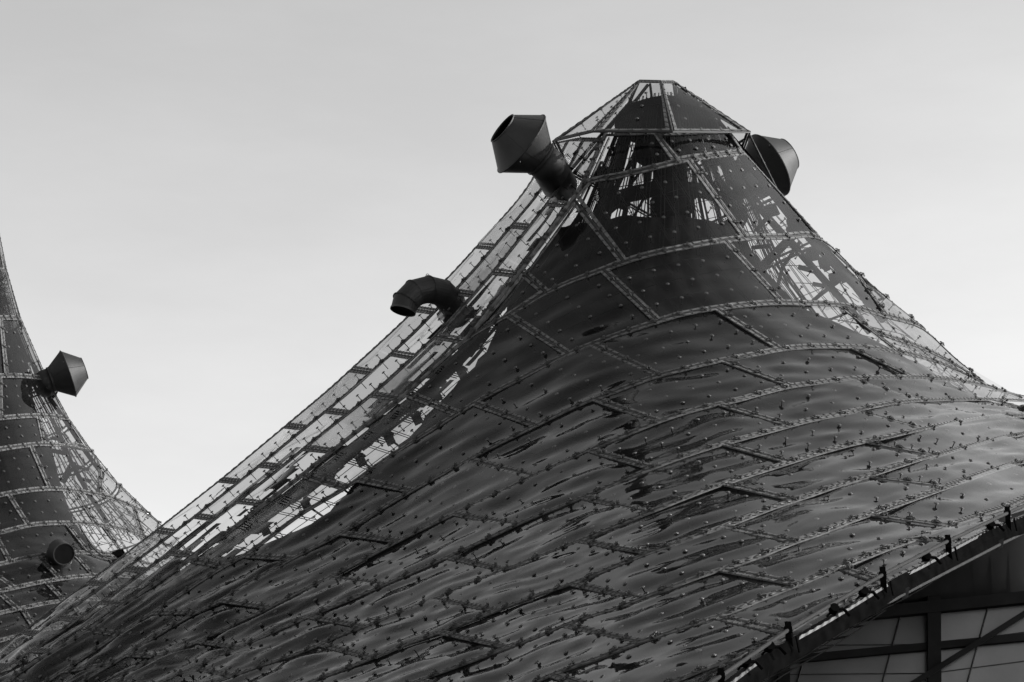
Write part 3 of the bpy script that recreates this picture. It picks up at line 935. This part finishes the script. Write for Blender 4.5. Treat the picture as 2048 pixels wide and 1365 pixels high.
G[9] = Row([(-200, 1230), (0, 1183), (88, 1164), (188, 1152), (300, 1160), (420, 1200)])
G[10] = Row([(-200, 1275), (0, 1227), (59, 1214), (102, 1206), (200, 1200), (420, 1240)])
G[11] = Row([(-200, 1330), (0, 1282), (100, 1258), (220, 1250), (420, 1280)])
G[12] = Row([(-200, 1390), (0, 1342), (100, 1318), (220, 1308), (420, 1330)])
G[13] = Row([(-200, 1460), (0, 1412), (100, 1390), (220, 1380), (420, 1400)])
# silhouette-closing pieces: rows run on along the outline
def tow_out(p):
    return np.asarray(p) - np.array([-22.0, 93.0, 8.0])
TT2 = Tent(tow, tow_out, amp=0.8)
strip(TT2, G[0], G[1], [(-90, -88), (-8, 11)], DT, wave=.5, nb=(3, 2))
strip(TT2, G[1], G[2], [(-90, -85), (12, 39)], DT, wave=.5)
strip(TT2, G[2], G[3], [(-100, -90), (2, 13), (40, 92)], DT, wave=.5)
strip(TT2, G[3], G[4], [(-110, -108), (1, 2), (93, 135)], DT, wave=.5)
strip(TT2, G[4], G[5], [(-60, -45), (76, 88), (136, 183)], DT, wave=.5)
G5b = Row([(-200, 930), (0, 899), (39, 893), (77, 889), (105, 890), (184, 904), (196, 922), (233, 964), (277, 1010), (316, 1044)])
strip(TT2, G5b, G[6], [(-80, -50), (61, 100), (197, 203), (312, 317)], DT, wave=.6)
G6b = Row([(-200, 1030), (0, 991), (66, 980), (110, 978), (149, 982), (202, 991), (242, 1004), (305, 1035), (330, 1058), (380, 1105)])
strip(TT2, G6b, G[7], [(-110, -75), (17, 57), (149, 191), (266, 286), (370, 379)], DT, wave=.6)
strip(TT2, G[7], G[8], [(-110, -80), (-10, 20), (132, 179), (205, 249), (370, 410)], DT, wave=.7)
strip(TT2, G[8], G[9], [(-130, -90), (-30, 29), (76, 120), (146, 187), (240, 290), (410, 415)], DT, wave=.7)
strip(TT2, G[9], G[10], [(-100, -60), (-5, 35), (91, 129), (200, 240), (320, 360)], DT, wave=.7)
strip(TT2, G[10], G[11], [(-100, -60), (44, 73), (140, 175), (250, 290), (380, 400)], DT, wave=.7)
strip(TT2, G[11], G[12], [(-130, -90), (20, 60), (160, 200), (300, 340)], DT, wave=.7)
strip(TT2, G[12], G[13], [(-100, -60), (60, 100), (200, 240), (300, 340)], DT, wave=.7)
# back of the left peak
tsil = [(-8, 440), (12, 540), (40, 636), (93, 757), (136, 836), (184, 904), (233, 964), (316, 1044)]
tax = -110
tb_ = []
for x, y in tsil:
    a = unp(x, y, DT(x, y)); a[1] = a[1]
    xc = unp(tax, y, a[1])
    tb_.append((a, 2 * xc[0] - a[0]))
TT2.outward = lambda p: np.asarray(p) - np.array([-20.0, 88.0, 12.0])
for k in range(len(tb_) - 1):
    n = 5
    for i in range(n):
        def S(u, v, i=i, k=k, n=n):
            q = (i + u) / n; th = math.pi * q * 0.75
            def pt(a, xl):
                mx = (a[0] + xl) / 2; r = (a[0] - xl) / 2
                return np.array([mx + r * math.cos(th), a[1] + r * 0.8 * math.sin(th), a[2]])
            return pt(*tb_[k]) * (1 - v) + pt(*tb_[k + 1]) * v
        TT2.panel(S, nu=8, nv=6, nb=(2, 2), clamps=False, wave=.5, mat_=M_AC3)
# its inner ceiling
lbx = -150
rbt = np.array([(745, 62), (800, 66), (840, 78), (900, 104), (980, 124), (1050, 150), (1100, 195), (1130, 260), (1180, 330), (1300, 420), (1500, 500)], float)
cv, cf = [], []
ys = np.linspace(745, 1500, 44)
for y in ys:
    xr = np.interp(y, rbt[:, 0], rbt[:, 1])
    for i in range(25):
        u = i / 24; x = lbx + (xr - lbx) * u
        cv.append(unp(x, y, DT(x, y) + 1.6 + 0.1 * math.sin(u * 50) + u ** 6 * 1.5))
for j in range(len(ys) - 1):
    for i in range(24):
        a = j * 25 + i; cf.append((a, a + 1, a + 26, a + 25))
cb = MB(); cb.add(cv, cf); cb.build('inner_ceiling', M_CEIL, tow, smooth=True)
TT2.finish(in_frame)
mast2 = empty('mast', 'dark rigging struts and cables inside the left tent peak', 'mast')
px_tube([(-16, 470, 0), (2, 560, 0), (34, 650, 0), (62, 720, 0), (102, 800, 0), (136, 850, 0), (172, 905, 0), (205, 950, 0), (196, 985, 0)], 0.10, 'cable_or_shade_band', 89.2, mast2)
px_tube([(100, 830, 0), (140, 920, 0), (175, 985, 0), (215, 1045, 0)], 0.10, 'strut', 89.5, mast2)
px_tube([(147, 925, 0), (125, 965, 0)], 0.13, 'brace', 89.5, mast2)
px_tube([(105, 902, 0), (130, 907, 0)], 0.09, 'turnbuckle', 89.5, mast2)
px_tube([(103, 876, 0), (125, 880, 0)], 0.08, 'turnbuckle', 89.5, mast2)
px_tube([(150, 932, 0), (178, 940, 0)], 0.07, 'turnbuckle', 89.5, mast2)
px_tube([(158, 957, 0), (182, 963, 0)], 0.07, 'turnbuckle', 89.5, mast2)
px_tube([(-40, 500, 0), (-10, 620, 0), (16, 740, 0)], 0.9, 'mast_pole', 91, mast2)
px_tube([(8, 560, 0), (36, 650, 0), (30, 700, 0), (44, 745, 0)], 0.2, 'strut', 90, mast2)
px_tube([(24, 640, 0), (10, 690, 0), (20, 745, 0)], 0.16, 'strut', 90, mast2)
px_tube([(40, 690, 0), (0, 650, 0)], 0.12, 'brace', 90, mast2)
px_tube([(60, 715, 0), (10, 722, 0)], 0.2, 'brace', 90, mast2)
px_tube([(110, 790, 0), (60, 760, 0)], 0.2, 'brace', 90, mast2)
cab = MB()
for k in range(16):
    x0 = -10 + k * 3.2
    cab.tube([unp(x0 * 0.6, 600, 90), unp(x0 + 20 + k * 1.0, 780, 89), unp(x0 + 60 + k * 5, 960, 88), unp(x0 + 120 + k * 8, 1080, 88)], 0.02, 4, cap=False)
cab.build('stay_cables', M_CABLE, mast2, kind='stuff')

# ================================================================== DUCTS
def horn(label, c_px, c_y, ax_img, tilt, L1, L2, r_m, r_w, r_n, neck_to):
    """double-cone horn. centre of the widest ring at pixel c_px; ax_img is the image direction to the mouth; tilt>0 leans to the viewer"""
    t = empty('roof_vent', label, 'vent', 'horn-shaped vents on the tents')
    c = unp(c_px[0], c_px[1], c_y)
    right = np.array([1.0, 0, 0]); up = np.array([0, -_sp, _cp]); fw = np.array([0, _cp, _sp])
    a = np.array(ax_img, float); a /= np.linalg.norm(a)
    ax = (right * a[0] - up * a[1]) * math.cos(tilt) - fw * math.sin(tilt)
    k = MB(); k.lathe(c, ax, [(0.0, r_w), (L1, r_m)], n=40); k.build('mouth_cone', M_DUCT, t, smooth=True)
    k = MB(); k.lathe(c, ax, [(0.0, r_w - .01), (L1, r_m - .015)], n=40); k.lathe(c, ax, [(0.0, r_w - .01), (0.0, 0.0)], n=40); k.build('mouth_shade', M_DARK, t, smooth=True)  # dark surfaces give the mouth its inner shade
    k = MB(); k.lathe(c, ax, [(-L2, r_n), (0.0, r_w)], n=40); k.build('back_cone', M_DUCT, t, smooth=True)
    k = MB(); k.lathe(c, ax, [(-.015, r_w + .012), (.015, r_w + .012), (.015, r_w - .01), (-.015, r_w - .01), (-.015, r_w + .012)], n=40); k.build('seam_ring', M_DUCT, t)
    k = MB(); k.lathe(c, ax, [(L1 - .03, r_m + .014), (L1 + .012, r_m + .014), (L1 + .012, r_m - .02), (L1 - .03, r_m - .02), (L1 - .03, r_m + .014)], n=40); k.build('mouth_rim', M_STEEL, t)
    n0 = c - ax * L2
    k = MB(); k.lathe(n0, ax, [(-.06, r_n + .02), (.02, r_n + .02), (.02, r_n - .03)], n=36)
    k.tube([n0, n0 - ax * 0.25, neck_to * 0.5 + (n0 - ax * .25) * 0.5, neck_to], r_n * 0.98, 28); k.build('neck', M_DUCT, t, smooth=True)
    # sheet seams and a bolt head on the cones
    b1 = np.cross(ax, fw); b1 /= np.linalg.norm(b1); b2 = np.cross(ax, b1)
    k = MB()
    for th in (2.6, 3.6, 4.6, 5.6, 1.4):
        d = math.cos(th) * b1 + math.sin(th) * b2
        k.tube([c + d * r_w, c + ax * L1 + d * r_m], 0.007, 4)
        k.tube([c + d * r_w, c - ax * L2 + d * r_n], 0.007, 4)
    k.build('sheet_seam', M_DUCT, t)
    d = -fw + b1 * .5; d -= ax * np.dot(d, ax); d /= np.linalg.norm(d)
    k = MB(); k.tube([c + d * r_w - ax * .08, c + d * (r_w + .06) - ax * .08], 0.02, 6); k.build('bolt', M_STEEL, t)
    place_root(t, tuple(map(float, neck_to)))
    return t
PX = 60.0 / FPX * 1.0
a_neck = unp(1120, 372, 61.4)
horn('double-cone metal vent on the left flank of the tall peak, mouth up', (1043, 288), 59.4, (-.79, -.62), math.radians(15), 54 * .01255, 52 * .01255, 37 * .0125, 79 * .0125, 40 * .0125, a_neck)
b_neck = unp(1486, 362, 62.1)
horn('double-cone metal vent behind the right flank of the tall peak, bright side to the right', (1538, 331), 62.6, (.86, -.50), math.radians(-16), 52 * .0132, 50 * .0132, 37 * .0130, 75 * .0130, 40 * .0130, b_neck)
c_neck = unp(92, 772, 88.6)
horn('double-cone metal vent on the outline of the left tent', (136, 748), 88.0, (.94, -.33), math.radians(-15), 36 * .0184, 36 * .0184, 23 * .0184, 51 * .0184, 26 * .0184, c_neck)

# elbow duct
t = empty('elbow_vent', 'dark segmented elbow pipe hooking off the left slope of the big tent', 'vent pipe')
cl = [(806, 622), (811, 604), (829, 586), (857, 579), (884, 586), (902, 604), (915, 640)]
dd = [60.4, 60.4, 60.5, 60.7, 61.0, 61.3, 61.8]
cp_ = [unp(x, y, d) for (x, y), d in zip(cl, dd)]
k = MB(); k.tube(cp_, [.34, .36, .37, .37, .38, .39, .39], 28, cap=False); eb = k.build('elbow_pipe', M_DUCT, t, smooth=False)
for i in range(1, 6):
    d = cp_[i + 1] - cp_[i - 1]
    k = MB(); k.lathe(cp_[i], d, [(-.015, .385), (.015, .385), (.015, .36), (-.015, .36)], n=28); k.build('joint_ring', M_DUCT, t)
d = cp_[0] - cp_[1]
k = MB(); k.lathe(cp_[0], d, [(0, .33), (-.02, 0)], n=28); k.build('mouth_shade', M_DARK, t)  # dark cap at the mouth, coloured as its shaded hollow
k = MB(); k.lathe(cp_[0], d, [(-.03, .355), (.02, .355), (.02, .33), (-.03, .33)], n=28); k.build('mouth_rim', M_STEEL, t)
k = MB(); rp0 = unp(855, 553, 60.7)
ring = [rp0 + np.array([0.04 * math.cos(q), 0, 0.04 * math.sin(q) + .03]) for q in np.linspace(0, 2 * math.pi, 13)]
k.tube(ring, .009, 5); k.build('lifting_eye', M_STEEL, t)
k = MB(); k.box(unp(912, 628, 61.7), np.array([.42, .1, .05]), np.array([-.1, .5, .1]), np.array([-.03, -.03, .09])); k.build('base_flange', M_STEEL, t)
place_root(t, tuple(map(float, cp_[-1])))

# hooded vent on the left tent
t = empty('hooded_vent', 'short dark hooded pipe poking out low on the left tent', 'vent pipe')
ay = DT(118, 1105)
c0 = unp(122, 1135, ay + .2); c1 = unp(114, 1108, ay - .9); c2 = unp(118, 1101, ay - 1.25); c3 = unp(128, 1108, ay - 1.75)
k = MB(); k.tube([c0, c1, c2], [.34, .36, .36], 26, cap=False); k.build('pipe', M_DUCT, t, smooth=True)
k = MB(); k.tube([c1, c2, c3], [.365, .38, .36], 26, cap=False); k.build('hood', M_DUCT, t, smooth=True)
k = MB(); k.lathe(c3, c3 - c2, [(0.012, .345), (0.012, 0)], n=26); k.build('mouth_shade', M_DARK, t)  # dark disc over the mouth stands for the shade inside
k = MB(); k.lathe(c3, c3 - c2, [(-.03, .375), (.03, .375), (.03, .345)], n=26); k.build('mouth_rim', M_STEEL, t)
k = MB(); k.lathe(unp(120, 1122, ay - .2), (0, -1, .5), [(0, .42), (.04, .42), (.04, .34)], n=26); k.build('base_collar', M_RIM, t)
place_root(t, tuple(map(float, c0)))

# small floodlight and its lead
t = empty('floodlight', 'small black floodlight fixed where the left tent meets the big slope', 'floodlight')
q0 = unp(238, 1110, DT(238, 1110) - .3)
k = MB()
k.box(q0, np.array([.19, 0, .06]), np.array([0, .16, 0]), np.array([-.04, 0, .12])); k.build('lamp_body', M_EDGE, t)
k = MB(); k.box(q0 + np.array([-.02, -.18, 0]), np.array([.16, 0, .05]), np.array([0, .012, 0]), np.array([-.03, 0, .09])); k.build('lens', M_DARK, t)
k = MB(); k.tube([q0 + np.array([-.2, 0, -.1]), q0 + np.array([-.24, .1, .12]), q0 + np.array([.0, .2, .2]), q0 + np.array([.2, .1, .12])], .02, 5); k.tube([q0, q0 + np.array([.1, .5, -.3])], .03, 5); k.build('bracket', M_EDGE, t)
place_root(t, tuple(map(float, q0)))
k = MB()
pts = [(158, 1050), (170, 1072), (184, 1094), (200, 1109), (214, 1116), (232, 1115)]
k.tube([unp(x, y, DT(x, y) - .12) for x, y in pts], .022, 6)
pts = [(150, 1085), (172, 1101), (192, 1114), (212, 1120), (234, 1117)]
k.tube([unp(x, y, DT(x, y) - .14) for x, y in pts], .016, 6)
o = k.build('lamp_lead', M_RUB)
o['label'] = 'black lead drooping over the left tent panels to the floodlight'; o['category'] = 'cable'

# ================================================================== FACADE under the edge
fac = empty('hall_facade', 'dark steel framed glass wall below the lower right roof edge', 'facade')
FY = 47.0
def fp(x, y, d=0.0):
    return unp(x, y, FY + d)
def bar(a, b_, wdt, nm, dpt=0.12, off=0.0):
    p, q = fp(*a, off), fp(*b_, off)
    d = q - p; L = np.linalg.norm(d); d /= L
    n = np.cross(d, [0, 1.0, 0]); n /= np.linalg.norm(n)
    k = MB(); k.box((p + q) / 2, d * L / 2, n * wdt / 2, np.array([0, dpt, 0])); return k.build(nm, M_BEAM, fac)
pxm = FY / FPX
bar((1866, 1195), (1868, 1560), 27 * pxm, 'column', .16)
bar((1566, 1255), (1568, 1600), 24 * pxm, 'column', .16)
bar((2170, 1160), (2172, 1500), 27 * pxm, 'column', .16)
bar((1260, 1279), (2300, 1172), 24 * pxm, 'head_beam', .18)
bar((1260, 1351), (2300, 1252), 15 * pxm, 'rail_beam', .10, -.02)
bar((1790, 1390), (2100, 1196), 11 * pxm, 'diagonal_brace', .05, -.16)
bar((1260, 1478), (2300, 1380), 15 * pxm, 'rail_beam', .10, -.02)

def pane_mat():
    m = bpy.data.materials.new('hazy_glass'); m.use_nodes = True
    t = m.node_tree; p = t.nodes['Principled BSDF']
    p.inputs['Roughness'].default_value = 0.25
    tc = t.nodes.new('ShaderNodeTexCoord')
    mp = t.nodes.new('ShaderNodeMapping'); mp.inputs['Rotation'].default_value = (0, math.radians(-14), 0)
    nz = t.nodes.new('ShaderNodeTexNoise'); nz.inputs['Scale'].default_value = 0.7; nz.inputs['Detail'].default_value = 6
    r = t.nodes.new('ShaderNodeValToRGB')
    r.color_ramp.elements[0].position = .25; r.color_ramp.elements[1].position = .75
    r.color_ramp.elements[0].color = grey(.06); r.color_ramp.elements[1].color = grey(.12)
    t.links.new(tc.outputs['Object'], mp.inputs['Vector']); t.links.new(mp.outputs[0], nz.inputs['Vector'])
    t.links.new(nz.outputs['Fac'], r.inputs['Fac']); t.links.new(r.outputs['Color'], p.inputs['Base Color'])
    return m
M_PANE = pane_mat()
cells = [((1578, 1256), (1852, 1228), (1852, 1294), (1578, 1323)), ((1880, 1222), (2156, 1196), (2156, 1264), (1880, 1292)),
         ((1290, 1290), (1554, 1260), (1554, 1322), (1290, 1352)), ((1290, 1354), (1554, 1324), (1554, 1442), (1290, 1472)),
         ((1578, 1325), (1852, 1296), (1852, 1412), (1578, 1440)), ((1880, 1294), (2156, 1267), (2156, 1384), (1880, 1408))]
for c in cells:
    k = MB(); P = [fp(x, y, .04) for x, y in c]
    k.add(P + [p + np.array([0, .02, 0]) for p in P], [(0, 1, 2, 3), (7, 6, 5, 4), (0, 4, 5, 1), (1, 5, 6, 2), (2, 6, 7, 3), (3, 7, 4, 0)])
    k.build('pane', M_PANE, fac)
k = MB()
for i in range(4):      # thin tubes on the glass, added as the net's reflection in it
    x = 1640 + i * 170
    k.tube([fp(x, 1200, .02), fp(x - 60, 1420, .02)], .018, 4, cap=False)
for i in range(3):
    y = 1285 + i * 58
    k.tube([fp(1575, y + 6, .02), fp(1860, y + 4, .02), fp(2200, y - 40, .02)], .010, 4, cap=False)
k.build('net_reflection', M_NETL, fac, kind='stuff')
# soffit from the roof edge back to the facade head
k = MB(); vs, fs = [], []
for i in range(25):
    x = 1400 + i * 36
    e = min(ELf, key=lambda p: abs(proj(p)[0] - x)) + np.array([0.05, 0.1, -0.05])
    f_ = fp(x + 10, 1240 - (x - 1566) * 0.1, .3)
    for q in range(5):
        u = q / 4
        p = e * (1 - u) + f_ * u; p = p + np.array([0, 0, 0.9 * math.sin(math.pi * u)])
        vs.append(p)
for i in range(24):
    for q in range(4):
        a = i * 5 + q; fs.append((a, a + 1, a + 6, a + 5))
k.add(vs, fs); k.build('soffit', M_SOFF, fac, smooth=True)
place_root(fac, (8.0, FY, 0.0))
place_root(main, (3.9, AX, 0.0)); place_root(mast, (float(cx), AX, 0.0))
place_root(tow, (-20.0, 90.0, 0.0)); place_root(mast2, (-20.0, 91.0, 0.0))
